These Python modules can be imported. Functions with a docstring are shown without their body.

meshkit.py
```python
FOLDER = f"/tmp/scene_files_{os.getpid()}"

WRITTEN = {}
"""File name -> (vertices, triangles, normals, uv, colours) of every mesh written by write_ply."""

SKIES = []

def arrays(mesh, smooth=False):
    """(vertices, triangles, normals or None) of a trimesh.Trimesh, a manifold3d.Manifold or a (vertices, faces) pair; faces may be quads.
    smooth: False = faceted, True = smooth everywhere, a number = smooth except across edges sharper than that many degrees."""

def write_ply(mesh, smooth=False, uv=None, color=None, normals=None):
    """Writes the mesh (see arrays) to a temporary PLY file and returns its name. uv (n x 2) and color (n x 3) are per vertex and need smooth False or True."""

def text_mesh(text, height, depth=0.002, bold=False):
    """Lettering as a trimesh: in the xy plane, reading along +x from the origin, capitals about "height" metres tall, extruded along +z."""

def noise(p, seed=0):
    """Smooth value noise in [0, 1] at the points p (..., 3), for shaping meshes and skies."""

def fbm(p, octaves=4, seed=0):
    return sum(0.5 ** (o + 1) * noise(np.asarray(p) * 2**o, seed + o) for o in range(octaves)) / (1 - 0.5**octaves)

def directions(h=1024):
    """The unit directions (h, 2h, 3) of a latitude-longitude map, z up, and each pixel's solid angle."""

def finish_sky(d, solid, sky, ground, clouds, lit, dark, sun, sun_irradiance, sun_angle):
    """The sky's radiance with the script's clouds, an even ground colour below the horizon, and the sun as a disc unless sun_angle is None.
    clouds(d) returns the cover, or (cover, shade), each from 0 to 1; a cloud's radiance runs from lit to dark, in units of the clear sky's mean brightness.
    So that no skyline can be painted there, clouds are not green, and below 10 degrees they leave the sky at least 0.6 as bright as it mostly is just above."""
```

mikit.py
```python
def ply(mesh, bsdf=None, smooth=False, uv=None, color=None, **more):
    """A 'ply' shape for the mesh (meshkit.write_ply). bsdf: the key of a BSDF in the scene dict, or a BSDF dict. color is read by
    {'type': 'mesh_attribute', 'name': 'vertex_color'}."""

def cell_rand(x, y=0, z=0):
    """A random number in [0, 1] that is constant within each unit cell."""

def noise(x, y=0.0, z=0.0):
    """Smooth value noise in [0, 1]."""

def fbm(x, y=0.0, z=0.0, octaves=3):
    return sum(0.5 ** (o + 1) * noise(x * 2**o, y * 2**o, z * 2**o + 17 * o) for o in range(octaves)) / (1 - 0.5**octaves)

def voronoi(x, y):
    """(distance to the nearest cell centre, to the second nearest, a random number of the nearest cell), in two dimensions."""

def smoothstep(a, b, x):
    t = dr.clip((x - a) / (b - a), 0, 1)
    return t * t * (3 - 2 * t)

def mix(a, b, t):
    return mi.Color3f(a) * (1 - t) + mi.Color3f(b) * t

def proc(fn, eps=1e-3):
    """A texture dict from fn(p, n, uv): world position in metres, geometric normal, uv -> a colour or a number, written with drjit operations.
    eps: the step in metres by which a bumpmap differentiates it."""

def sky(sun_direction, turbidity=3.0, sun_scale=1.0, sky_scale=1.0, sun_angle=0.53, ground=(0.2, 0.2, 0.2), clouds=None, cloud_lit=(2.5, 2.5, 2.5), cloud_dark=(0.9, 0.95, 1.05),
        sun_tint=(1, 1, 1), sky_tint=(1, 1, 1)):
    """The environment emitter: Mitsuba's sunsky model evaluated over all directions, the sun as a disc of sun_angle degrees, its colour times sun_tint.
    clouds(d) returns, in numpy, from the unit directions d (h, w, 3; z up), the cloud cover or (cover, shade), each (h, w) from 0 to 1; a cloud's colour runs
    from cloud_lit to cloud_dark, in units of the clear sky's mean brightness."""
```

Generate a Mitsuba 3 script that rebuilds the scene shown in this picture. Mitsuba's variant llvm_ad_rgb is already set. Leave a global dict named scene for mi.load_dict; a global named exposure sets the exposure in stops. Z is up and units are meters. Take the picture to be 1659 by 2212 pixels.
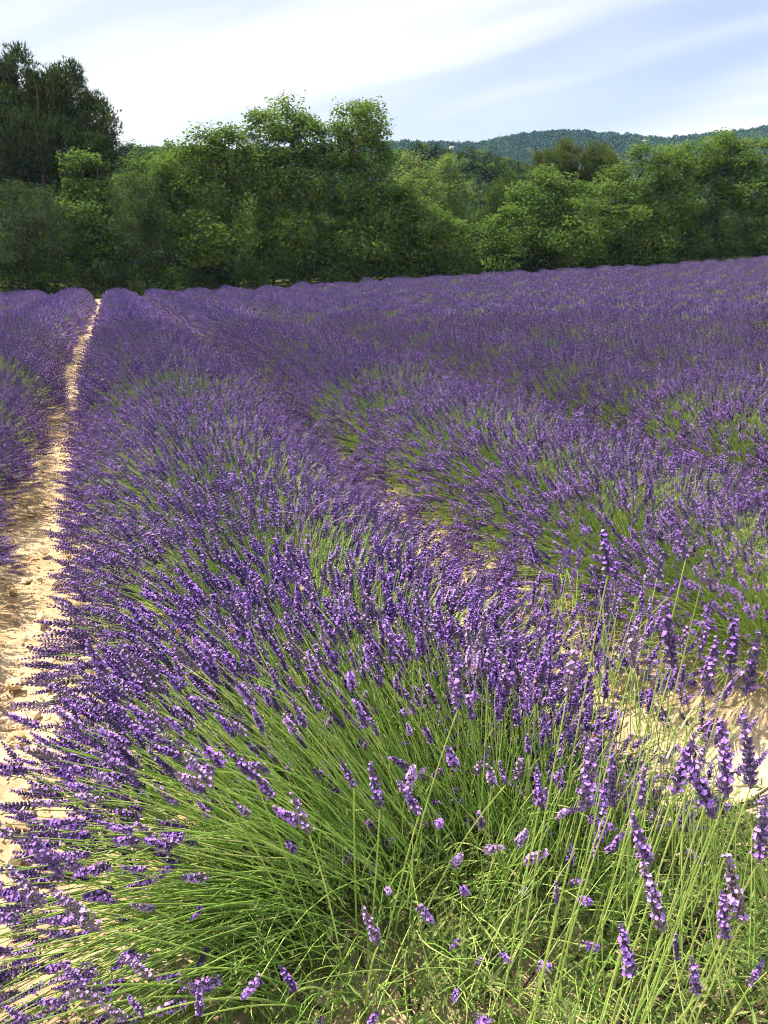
import math, random
import numpy as np, trimesh
import drjit as dr
import mitsuba as mi
import mikit, meshkit
from mikit import proc, noise, fbm, smoothstep, mix

T = mi.ScalarTransform4f
scene, labels = {}, {}

# ------------------------------------------------------------------ camera, sky, exposure
PITCH, YAW, FOC, CX, CY = math.radians(16.17), math.radians(17.24), 1855.0, 829.5, 1106.0
FWD = np.array([math.sin(YAW) * math.cos(PITCH), math.cos(YAW) * math.cos(PITCH), -math.sin(PITCH)])
RGT = np.array([math.cos(YAW), -math.sin(YAW), 0.0])
UPV = np.cross(RGT, FWD)
EYE = np.array([0.0, 0.0, 1.6])
scene['camera'] = dict(type='perspective', fov=2 * math.degrees(math.atan(CX / FOC)), fov_axis='x', near_clip=0.05, far_clip=5000.0,
                       to_world=T().look_at(origin=EYE.tolist(), target=(EYE + FWD).tolist(), up=[0, 0, 1]),
                       medium={'type': 'ref', 'id': 'air'})
SUN_AZ, SUN_EL = math.radians(-46), math.radians(64)      # azimuth from +Y (the direction of the rows), towards +X
SUN = (math.sin(SUN_AZ) * math.cos(SUN_EL), math.cos(SUN_AZ) * math.cos(SUN_EL), math.sin(SUN_EL))
exposure = 2.7


def clouds(d):
    el = np.arcsin(np.clip(d[..., 2], -1, 1))
    az = np.arctan2(d[..., 0], d[..., 1])
    s, t = d[..., 0] * 2.0 + el * 2.0, el * 13.0 - d[..., 0] * 2.6           # thin streaks that rise to the right
    w = meshkit.fbm(np.stack([s * 0.9, t * 0.6, d[..., 1] * 1.5 + 3], -1), 3, 5) - 0.5
    f = meshkit.fbm(np.stack([s * 0.55 + w * 1.0, t * 1.0 + w * 1.5, d[..., 1] * 1.5 + 1.3], -1), 5, 11)
    f2 = meshkit.fbm(np.stack([s * 1.3, t * 3.2 + w * 3, d[..., 1] * 2 + 7.7], -1), 4, 23)
    c = np.clip((f * 0.7 + f2 * 0.3 - 0.36) / 0.34, 0, 1)
    c = c * c * (3 - 2 * c)
    glow = np.clip((d @ np.asarray(SUN) - 0.36) / 0.36, 0, 1)          # the thin veil thickens towards the sun
    low = np.exp(-np.maximum(el, 0) / 0.045)
    cover = np.clip(0.08 + 0.50 * c + 0.66 * glow + 0.50 * low, 0, 1)
    return cover, np.clip(0.16 * (1 - c), 0, 1)


scene['sky'] = mikit.sky(SUN, turbidity=3, clouds=clouds, cloud_lit=(3.0, 2.95, 2.95), cloud_dark=(2.2, 2.25, 2.4), sky_scale=0.75, sky_tint=(1.20, 1.0, 0.93))


def at(px, py, Y):
    """World point on the plane at distance Y down the rows that is seen at this place of the photograph."""
    d = FWD + RGT * (px - CX) / FOC + UPV * (CY - py) / FOC
    return EYE + d * (Y / d[1])


def at_depth(px, py, D):
    return EYE + (FWD + RGT * (px - CX) / FOC + UPV * (CY - py) / FOC) * D


def tag(key, label=None, category=None, group=None, kind=None):
    labels[key] = {k: v for k, v in dict(label=label, category=category, group=group, kind=kind).items() if v}


def numbered(name, used={}):
    used[name] = used.get(name, -1) + 1
    return name if used[name] == 0 else f'{name}_{used[name]:03d}'


# ------------------------------------------------------------------ materials
def c3(r, g, b):
    return mi.Color3f(r, g, b)


def flower_col(p, n, uv):
    # u: 0 calyx .. 0.5 stem-grey .. 1 open corolla ; v: random of the spike
    u, v = uv.x, uv.y
    k = noise(p.x * 90, p.y * 90, p.z * 90)
    calyx = mix((0.086, 0.064, 0.155), (0.175, 0.136, 0.275), v)
    calyx = mix(calyx, (0.185, 0.165, 0.185), smoothstep(0.80, 0.93, v) * 0.85)
    cor = mix((0.29, 0.150, 0.61), (0.44, 0.250, 0.77), v)
    cor = mix(cor, (0.42, 0.33, 0.55), smoothstep(0.88, 0.97, v) * 0.5)
    cor = mix(cor, (0.58, 0.40, 0.80), smoothstep(0.6, 1.0, k) * 0.5)
    return mix(calyx, cor, smoothstep(0.3, 0.8, u)) * (0.72 + 0.56 * k)


def stem_col(p, n, uv):
    k = noise(p.x * 35, p.y * 35, p.z * 35)
    a = mix((0.165, 0.330, 0.045), (0.390, 0.520, 0.150), uv.y)
    a = mix(a, (0.44, 0.46, 0.20), smoothstep(0.78, 1.0, uv.y) * 0.7)
    return a * (0.75 + 0.5 * k)


def leaf_mix(lo, hi, hi2, freq=0.7):
    def fn(p, n, uv):
        k = noise(p.x * freq, p.y * freq, p.z * freq)
        return mix(mix(lo, hi, uv.x), hi2, smoothstep(0.45, 1.0, k) * 0.45 + uv.y * 0.3)
    return fn


def soil_col(p, n, uv):
    k = fbm(p.x * 3, p.y * 3, 0.0, 4)
    f = fbm(p.x * 38, p.y * 38, p.z * 38, 3)
    s = mix((0.385, 0.295, 0.190), (0.57, 0.47, 0.345), smoothstep(0.25, 0.75, k * 0.55 + f * 0.45))
    s = mix(s, (0.30, 0.205, 0.12), smoothstep(0.56, 0.78, fbm(p.x * 1.3 + 9, p.y * 1.3, 2.0, 3)) * 0.4)
    # past the field: dry grass and brush
    g = mix((0.055, 0.075, 0.025), (0.115, 0.115, 0.05), fbm(p.x * 0.5, p.y * 0.5, 4.0, 3))
    return mix(s, g, smoothstep(52.2, 53.4, p.y + 1.2 * fbm(p.x * 0.9, p.y * 0.9, 1.0, 2)))


def stone_col(p, n, uv):
    f = fbm(p.x * 45, p.y * 45, p.z * 45, 3)
    pale = mix((0.46, 0.36, 0.24), (0.70, 0.62, 0.49), smoothstep(0.3, 0.7, f))
    return mix(pale, mix((0.40, 0.26, 0.14), (0.58, 0.44, 0.28), f), smoothstep(0.25, 0.6, uv.y))


def bark_col(p, n, uv):
    f = fbm(p.x * 9, p.y * 9, p.z * 2.5, 3)
    return mix((0.040, 0.032, 0.026), (0.115, 0.092, 0.072), f)


def two(b):
    return {'type': 'twosided', 'bsdf': b}


scene['flower'] = two({'type': 'diffuse', 'reflectance': proc(flower_col)})
scene['stem'] = two({'type': 'principled', 'base_color': proc(stem_col), 'roughness': 0.48, 'specular': 0.45})
scene['soil'] = {'type': 'diffuse', 'reflectance': proc(soil_col)}
scene['rock'] = {'type': 'diffuse', 'reflectance': proc(stone_col)}
scene['bark'] = {'type': 'diffuse', 'reflectance': proc(bark_col)}


def thin(fn, trans=0.75, rough=0.5):
    return {'type': 'principledthin', 'base_color': proc(fn), 'roughness': rough, 'diff_trans': trans, 'spec_trans': 0.0, 'eta': 1.4}


LAV = leaf_mix((0.120, 0.235, 0.055), (0.300, 0.420, 0.140), (0.44, 0.52, 0.23), 7.0)
scene['lav_leaf'] = thin(lambda p, n, uv: mix(LAV(p, n, uv), (0.42, 0.36, 0.21), smoothstep(0.53, 0.55, uv.y) * 0.8), 0.7, 0.40)
scene['oak_leaf'] = thin(leaf_mix((0.040, 0.105, 0.020), (0.175, 0.290, 0.062), (0.235, 0.330, 0.078)), 0.85, 0.36)
scene['holm_leaf'] = thin(leaf_mix((0.026, 0.058, 0.020), (0.080, 0.128, 0.046), (0.110, 0.150, 0.066)), 0.6, 0.38)
scene['pine_leaf'] = thin(leaf_mix((0.030, 0.062, 0.020), (0.066, 0.105, 0.030), (0.115, 0.130, 0.045)), 0.5, 0.5)
scene['pale_leaf'] = thin(leaf_mix((0.140, 0.230, 0.060), (0.230, 0.320, 0.090), (0.290, 0.350, 0.115)), 1.0, 0.45)
scene['grass_leaf'] = thin(leaf_mix((0.060, 0.105, 0.025), (0.120, 0.170, 0.045), (0.180, 0.190, 0.075), 2.0), 0.8, 0.5)
for key, rgb, ro in [('bee_stripe', (0.36, 0.17, 0.035), 0.6), ('bee_dark', (0.035, 0.022, 0.014), 0.5), ('white_wall', (0.78, 0.74, 0.66), 0.9), ('roof_tile', (0.50, 0.36, 0.27), 0.9),
                     ('weed', (0.07, 0.26, 0.03), 0.5), ('petal_yellow', (0.80, 0.55, 0.04), 0.6), ('straw', (0.48, 0.44, 0.24), 0.6), ('dark_pane', (0.05, 0.05, 0.06), 0.3)]:
    scene[key] = two({'type': 'principled', 'base_color': {'type': 'rgb', 'value': rgb}, 'roughness': ro})
scene['wing'] = {'type': 'principledthin', 'base_color': {'type': 'rgb', 'value': (0.75, 0.70, 0.60)}, 'roughness': 0.25, 'spec_trans': 0.7, 'diff_trans': 1.0}


# ------------------------------------------------------------------ mesh helpers
class Bag:
    """Collects triangle soup with uv."""

    def __init__(self):
        self.v, self.f, self.uv, self.n = [], [], [], 0

    def add(self, v, f, uv):
        v = np.asarray(v, np.float32)
        self.v.append(v); self.f.append(np.asarray(f, np.int64) + self.n); self.uv.append(np.broadcast_to(np.asarray(uv, np.float32), (len(v), 2)))
        self.n += len(v)

    def out(self):
        return np.vstack(self.v), np.vstack(self.f), np.vstack(self.uv)

    def ply(self, bsdf, smooth=False):
        v, f, uv = self.out()
        return mikit.ply((v, f), bsdf, smooth=smooth, uv=uv)


def unit(a):
    a = np.asarray(a, float)
    return a / (np.linalg.norm(a, axis=-1, keepdims=True) + 1e-12)


def frames(d, rng):
    """(n,3,3) whose columns are x, y, z with z along d and a random twist."""
    d = unit(d)
    h = unit(rng.normal(size=d.shape))
    x = unit(np.cross(h, d))
    return np.stack([x, np.cross(d, x), d], -1)


def replicate(bag, v, f, uv, M, pos, vrand=None):
    """Copies of a small mesh under the frames M (n,3,3) at pos (n,3)."""
    n, k = len(M), len(v)
    if n == 0:
        return
    V = np.einsum('nij,kj->nki', M, v) + pos[:, None]
    F = f[None] + (np.arange(n) * k)[:, None, None]
    UV = np.broadcast_to(uv[None], (n, k, 2)).copy()
    if vrand is not None:
        UV[..., 1] = vrand[:, None]
    bag.add(V.reshape(-1, 3), F.reshape(-1, 3), UV.reshape(-1, 2))


def tubes(bag, P, R, sides, uv_v):
    """Many polylines P (n,k,3) with radii R (n,k) as tubes."""
    P = np.asarray(P, float); n, k, _ = P.shape
    t = unit(np.gradient(P, axis=1))
    a = unit(np.cross(t, np.array([0.31, 0.87, 0.11]) + 0 * t))
    b = np.cross(t, a)
    ang = np.arange(sides) * 2 * np.pi / sides
    V = P[:, :, None] + R[:, :, None, None] * (np.cos(ang)[None, None, :, None] * a[:, :, None] + np.sin(ang)[None, None, :, None] * b[:, :, None])
    i, j = np.meshgrid(np.arange(k - 1), np.arange(sides), indexing='ij')
    q = np.stack([i * sides + j, i * sides + (j + 1) % sides, (i + 1) * sides + (j + 1) % sides, (i + 1) * sides + j], -1).reshape(-1, 4)
    tri = np.vstack([q[:, [0, 1, 2]], q[:, [0, 2, 3]]])
    F = tri[None] + (np.arange(n) * k * sides)[:, None, None]
    UV = np.zeros((n, k, sides, 2)); UV[..., 0] = np.linspace(0, 1, k)[None, :, None]; UV[..., 1] = np.asarray(uv_v)[:, None, None]
    bag.add(V.reshape(-1, 3), F.reshape(-1, 3), UV.reshape(-1, 2))


# ------------------------------------------------------------------ lavender
def spike(lod, rng, L=0.066, bloom=0.36):
    """A flower spike along +z from its base; u of uv says calyx or open corolla."""
    bag = Bag()
    if lod == 3:
        r = L * 0.12
        v = np.array([[0, 0, -0.02 * L], [r, 0, .3 * L], [-r * .5, r * .87, .36 * L], [-r * .5, -r * .87, .42 * L], [0, 0, L]])
        f = np.array([[0, 2, 1], [0, 3, 2], [0, 1, 3], [4, 1, 2], [4, 2, 3], [4, 3, 1]])
        bag.add(v, f, np.stack([np.array([.26, .2, .74, .5, .32]) + rng.normal(0, .15, 5), 0 * v[:, 0]], -1))
        return bag.out()
    nw = {0: 11, 1: 8, 2: 6}[lod]
    if lod < 3:
        r = L * .035
        v = np.array([[r, 0, -.02 * L], [-r * .5, r * .87, -.02 * L], [-r * .5, -r * .87, -.02 * L], [0, 0, L * .97]])
        bag.add(v, [[0, 1, 3], [1, 2, 3], [2, 0, 3]], [.1, 0])
    for j in range(nw):
        t = (0.02 if j == 0 else 0.14 + 0.8 * (j - 1) / (nw - 2)) * L
        nc = {0: 7, 1: 4, 2: 3}[lod] - (1 if j > nw - 3 and lod < 2 else 0) - (1 if j == 0 and lod < 2 else 0)
        shrink = 1.0 - 0.42 * (j / (nw - 1)) ** 2
        for i in range(nc):
            a = 2 * np.pi * (i + 0.5 * (j % 2)) / nc + rng.normal(0, .25)
            open_ = math.radians(52 - 26 * j / (nw - 1) + rng.normal(0, 7))
            d = np.array([math.cos(a) * math.sin(open_), math.sin(a) * math.sin(open_), math.cos(open_)])
            s = unit(np.cross(d, [0, 0, 1.0])); o = np.cross(s, d)
            l = L * .150 * shrink * rng.uniform(.85, 1.15) * (1.1 if lod else 1.0); r = L * .031 * shrink * (1.0, 1.35, 2.0)[lod]
            b = np.array([0, 0, t]) + d * L * .01
            is_open = rng.random() < bloom * (1.25 if j < nw - 2 else .5)
            if lod == 2:
                v = np.array([b, b + d * l * .9 + s * r, b + d * l * .9 - s * r, b + d * l * 1.25 + o * r])
                bag.add(v, [[0, 1, 2], [1, 3, 2]], [[.1, 0], [.95 if is_open else .3, 0], [.3, 0], [.95 if is_open else .36, 0]])
                continue
            m = 4 if lod == 0 else 3
            ang = np.arange(m) * 2 * np.pi / m + .4
            ring = b + d * l * .6 + r * (np.cos(ang)[:, None] * s + np.sin(ang)[:, None] * o)
            v = np.vstack([b[None], ring, (b + d * l)[None]])
            f = [[0, 1 + (q + 1) % m, 1 + q] for q in range(m)] + [[m + 1, 1 + q, 1 + (q + 1) % m] for q in range(m)]
            bag.add(v, f, np.stack([np.r_[.0, np.full(m, .12), .3], np.zeros(m + 2)], -1))
            if is_open:
                tip = b + d * l * .95
                k = 5 if lod == 0 else 3
                w = L * (.052 if lod == 0 else .068) * rng.uniform(.7, 1.15)
                for q in range(k):
                    aa = 2 * np.pi * q / k + a
                    e = unit(math.cos(aa) * s + math.sin(aa) * o + d * rng.uniform(-.1, .9) - np.array([0, 0, .12]))
                    g = unit(np.cross(e, d)) * w * .42
                    if lod == 0:
                        v = np.array([tip, tip + e * w * .6 + g, tip + e * w, tip + e * w * .6 - g])
                        bag.add(v, [[0, 1, 2], [0, 2, 3]], [[.75, 0], [1, 0], [1, 0], [1, 0]])
                    else:
                        v = np.array([tip, tip + e * w + g, tip + e * w - g])
                        bag.add(v, [[0, 1, 2]], [[.75, 0], [1, 0], [1, 0]])
    return bag.out()


SPIKES = {lod: [spike(lod, np.random.default_rng(40 + 10 * lod + i), bloom=(.30, .42, .20, .50, .36, .12)[i]) for i in range(6)] for lod in range(4)}


def bush_stems(rng, n, rx=.72, ry=.48, rz=.80, lean=(-.09, 0.), base=(.20, .17), seg=5, near_thin=0.0, short=0.03, mess=.018, shag=.038):
    """Stem polylines (n,seg,3) of a bush round the origin: fanned from its leafy mound over a dome."""
    z = rng.random(n) ** .85
    th = np.arccos(np.clip(1 - z * .93, 0, 1))                      # from the vertical
    ph = rng.random(n) * 2 * np.pi
    if near_thin:
        keep = (np.sin(ph) * np.sin(th) > -.30 - .45 * np.clip(-np.cos(ph) * 1.6 - .3, 0, 1)) | (rng.random(n) > near_thin)
        th, ph = th[keep], ph[keep]; n = len(th)
    rr = rng.normal(1, shag, n).clip(.78, 1.13) * np.where(rng.random(n) < short, rng.uniform(.66, .95, n), 1)
    tip = np.stack([rx * np.sin(th) * np.cos(ph), ry * np.sin(th) * np.sin(ph), rz * (np.cos(th) ** .8 * .62 + .38 * (1 - (th / 1.6) ** 2))], -1) * rr[:, None]
    tip[:, 2] = np.maximum(tip[:, 2], .17 + .12 * rng.random(n))
    tip[:, :2] += np.asarray(lean) * (tip[:, 2:3] / rz) + rng.normal(0, shag * .5, (n, 2))
    bx = np.asarray(base)
    b = np.stack([bx[0] * np.sin(th) * np.cos(ph), bx[1] * np.sin(th) * np.sin(ph), .10 + .16 * np.cos(th)], -1) + rng.normal(0, .05, (n, 3)) * [1, 1, .5]
    b[:, 2] = np.maximum(b[:, 2], .03)
    t = np.linspace(0, 1, seg)[None, :, None]
    mid = (b + tip) / 2 + np.array([0, 0, 1.0]) * (np.linalg.norm(tip[:, :2] - b[:, :2], axis=1)[:, None] * .16) + rng.normal(0, mess, (n, 3))
    return (1 - t) ** 2 * b[:, None] + 2 * t * (1 - t) * mid[:, None] + t ** 2 * tip[:, None]


def leaf_blades(bag, rng, pos, d, length, width, fold=.3):
    """Narrow folded leaves: four points, two triangles each."""
    n = len(pos)
    M = frames(d, rng)
    v = np.array([[0, 0, 0], [.5, fold * .3, .45], [0, 0, 1], [-.5, fold * .3, .45]])
    V = v[None] * np.stack([width, width, length], -1)[:, None]
    V = np.einsum('nij,nkj->nki', M, V) + pos[:, None]
    F = np.array([[0, 1, 2], [0, 2, 3]])[None] + (np.arange(n) * 4)[:, None, None]
    UV = np.repeat(np.stack([rng.random(n), rng.random(n) * .6], -1)[:, None], 4, 1)
    bag.add(V.reshape(-1, 3), F.reshape(-1, 3), UV.reshape(-1, 2))


def mound(rng, n, rx=.34, ry=.30, rz=.34):
    d = unit(rng.normal(size=(n, 3))); d[:, 2] = np.abs(d[:, 2])
    r = rng.random(n) ** .4
    pos = d * r[:, None] * [rx, ry, rz] + [0, 0, .01]
    out = unit(d * [1, 1, .6] + [0, 0, .55] + rng.normal(0, .45, (n, 3)))
    return pos, out


def bush(lod, seed, nst, **kw):
    rng = np.random.default_rng(seed)
    seg, sides = {0: (6, 4), 1: (4, 3), 2: (3, 3), 3: (2, 2)}[lod]
    P = bush_stems(rng, nst, seg=seg, **kw); n = len(P)
    st, fl, lf = Bag(), Bag(), Bag()
    r0 = {0: .0012, 1: .0011, 2: .0011, 3: .0016}[lod]
    if sides == 2:
        tubes(st, P, np.full((n, seg), r0), 3, rng.random(n))
    else:
        tubes(st, P, np.broadcast_to(np.linspace(1.25, .85, seg) * r0, (n, seg)), sides, rng.random(n))
    end = unit(P[:, -1] - P[:, -2] + np.array([0, 0, .03]) + rng.normal(0, .02, (n, 3)))
    M = frames(end, rng) * (rng.normal(1, .17, n).clip(.6, 1.4) * (1.0, 1.12, 1.34, 1.5)[lod])[:, None, None]
    which, vr = rng.integers(0, 6, n), rng.random(n)
    for k in range(6):
        m = which == k
        replicate(fl, *SPIKES[lod][k], M[m], P[m, -1], vr[m])
    nl = {0: 5000, 1: 1500, 2: 420, 3: 110}[lod]
    pos, out = mound(rng, nl)
    s = {0: 1, 1: 1.3, 2: 2.0, 3: 3.4}[lod]
    leaf_blades(lf, rng, pos, out, rng.uniform(.025, .05, nl) * s ** .7, rng.uniform(.0035, .006, nl) * s)
    return {'type': 'shapegroup', 'flower_spikes': fl.ply('flower'), 'stems': st.ply('stem', True), 'leaves': lf.ply('lav_leaf')}


SP = 1.75
ROWX = 0.43


def lateral(x):
    return 0.0010 * np.clip(np.asarray(x, float) - 2.0, 0, 42) ** 2


def rise(x, y):
    """Height of the land: the field tilts up to the right; a wooded slope behind the trees; a ridge far away."""
    x, y = np.asarray(x, float), np.asarray(y, float)
    ss = lambda a, b, t: (lambda q: q * q * (3 - 2 * q))(np.clip((t - a) / (b - a), 0, 1))
    z = lateral(x) * (1 - ss(60, 110, y)) * ss(-30, 0, y + 28)
    z = z - .36 * ss(10, 44, y) * (1 - ss(3, 18, x)) * (1 - ss(60, 110, y))
    u = x / np.maximum(y, 1.0)
    z = z + (-4.5 * ss(.47, .56, u) + 14 + 2.5 * np.sin(x * .021 + .6)) * ss(85, 190, y) * (1 - ss(230, 420, y))
    u = x / np.maximum(y, 1.0)
    prof = np.interp(u, [-.6, -.2, .0, .2, .324, .41, .45, .494, .57, .64, .68, .74, .78, .83, .95, 1.3], [60, 78, 96, 106, 115, 120, 125, 131, 134, 135, 134, 138, 142, 150, 148, 130])
    z = z + (prof * .97 + 2 * np.sin(x * .03)) * ss(430, 930, y) * (1 - .6 * ss(960, 1400, y))
    return z


def build_ground():
    def grow(a, b, s, q):
        out = [a]
        while out[-1] < b:
            out.append(out[-1] + s); s *= q
        return np.array(out[:-1] + [b])
    xr = np.concatenate([np.arange(-1.3, .25, .022), np.arange(.25, 1.3, .05), np.arange(1.3, 3.1, .028)])
    xs = np.concatenate([-grow(1.34, 1490, .08, 1.13)[::-1], xr, grow(3.12, 1490, .06, 1.13)])
    ys = np.concatenate([-grow(.2, 300, .3, 1.25)[::-1], np.arange(.0, 6, .024), grow(6.03, 52, .03, 1.012), grow(52.6, 420, .7, 1.08)])
    X, Y = np.meshgrid(xs, ys)
    Z = rise(X, Y)
    p = np.stack([X, Y, 0 * X], -1)
    near = np.clip(1 - (np.abs(Y) + np.abs(X)) / 26, 0, 1)
    bump = (meshkit.fbm(p * 2.2, 3, 3) - .5) * .04 + (meshkit.fbm(p * 14, 3, 4) - .5) * .030 + np.maximum(meshkit.noise(p * [24, 30, 1], 9) - .5, 0) * .045 + (meshkit.noise(p * 41, 19) - .5) * .014
    row = np.cos((X - ROWX) / SP * 2 * np.pi)
    Z = Z + np.where(np.abs(Y) < 60, bump * (.25 + .75 * near) + .03 * row * (np.abs(Y) < 47), 0)
    ny, nx = X.shape
    idx = np.arange(ny * nx).reshape(ny, nx)
    q = np.stack([idx[:-1, :-1], idx[:-1, 1:], idx[1:, 1:], idx[1:, :-1]], -1).reshape(-1, 4)
    scene['ground'] = mikit.ply((np.stack([X, Y, Z], -1).reshape(-1, 3), q), 'soil', smooth=True)
    tag('ground', 'pale stony sandy soil under the lavender rows', kind='structure')
    xs = np.linspace(-1490, 1490, 240); ys = np.linspace(420, 1490, 90)
    X, Y = np.meshgrid(xs, ys); Z = rise(X, Y) + (meshkit.fbm(np.stack([X, Y, 0 * X], -1) * .02, 3, 8) - .5) * 6
    ny, nx = X.shape
    idx = np.arange(ny * nx).reshape(ny, nx)
    q = np.stack([idx[:-1, :-1], idx[:-1, 1:], idx[1:, 1:], idx[1:, :-1]], -1).reshape(-1, 4)
    scene['hill'] = mikit.ply((np.stack([X, Y, Z], -1).reshape(-1, 3), q), 'soil', smooth=True)
    tag('hill', 'long low wooded hill on the horizon', kind='structure')


build_ground()

# bush prototypes
for v in range(3):
    scene[f'bush_near_{v}'] = bush(0, 100 + v, 1050)
    scene[f'bush_mid_{v}'] = bush(1, 200 + v, 1080)
for v in range(4):
    scene[f'bush_far_{v}'] = bush(2, 300 + v, 1120)
    scene[f'bush_distant_{v}'] = bush(3, 400 + v, 690)
# LOD 0 bushes of the rows use the middle detail of spikes only from 3.4 m on
ORD = ['first', 'second', 'third', 'fourth', 'fifth', 'sixth', 'seventh', 'eighth', 'ninth', 'tenth', 'eleventh', 'twelfth', 'thirteenth', 'fourteenth', 'fifteenth', 'sixteenth',
       'seventeenth', 'eighteenth', 'nineteenth', 'twentieth', 'twenty-first', 'twenty-second']
FRONT = np.array([.47, 1.72, 0.0])


def plant_rows():
    rng = np.random.default_rng(7)
    for k in [0, 1, -1, 2, -2, 3, -3, -4] + list(range(4, 22)):
        x0 = ROWX + SP * k + (.09 if k == 0 else -.03 if k < 0 else -.06)
        key = numbered('lavender_row')
        tag(key, 'wide lavender row running straight away from the nearest bush to the trees' if k == 0 else
            'lavender row just beyond the narrow pale dirt path on the left' if k == -1 else
            f'{ORD[-k - 1]} lavender row left of the dirt path' if k < 0 else
            'lavender row with long green leaning stems, first to the right of the centre row' if k == 1 else
            f'{ORD[k - 1]} lavender row to the right of the centre row', 'lavender row', 'rows of lavender across the field')
        tag(key + '__flower_spikes', kind='stuff'); tag(key + '__stems', kind='stuff'); tag(key + '__leaves', kind='stuff')
        wide = 1.0 if k < 0 else 1.13 if k == 0 else 1.02 if k == 1 else .90
        y, i = (2.22 if k == 0 else 2.55 if k == 1 else 1.2 + rng.random() * .4), 0
        y_end = 44.6 + rng.normal(0, .35) + (.9 if k > 6 else 0)
        while y < y_end:
            x = x0 + rng.normal(0, .035) + (.36 * math.exp(-(y / 4.2) ** 2) if k > 0 else .12 * math.exp(-(y / 3.2) ** 2) if k == 0 else 0)
            P = np.array([x, y, .4]) - EYE
            dep, rt, up = P @ FWD, P @ RGT, P @ UPV
            if dep > .3 and abs(rt) < dep * .447 + 1.9 and up > -dep * .62 - 1.3:
                D = np.linalg.norm(P)
                lod = 'near' if D < 2.95 else 'mid' if D < 6.8 else 'far' if D < 15 else 'distant'
                v = rng.integers(0, 3 if lod in ('near', 'mid') else 4)
                s = rng.normal(1, .035 if y < 20 else .07) * (.78 if y > y_end - 1.2 else 1.0 if y < 12 else .93)
                if k > 6: s *= .97
                m = T().translate([x, y, float(rise(x, y)) - .01]).rotate([0, 0, 1], float(rng.normal(0, 8))).scale([float(s * wide * (.8 if y > y_end - 2.2 else 1) * rng.normal(1, .03)), float(s * 1.04), float(s * rng.normal(1, .04))])
                scene[f'{key}__{i:03d}'] = {'type': 'instance', 'shapegroup': {'type': 'ref', 'id': f'bush_{lod}_{v}'}, 'to_world': m}
                i += 1
            y += (.58 if y < 6 else .52) * rng.uniform(.9, 1.1)


plant_rows()


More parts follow.
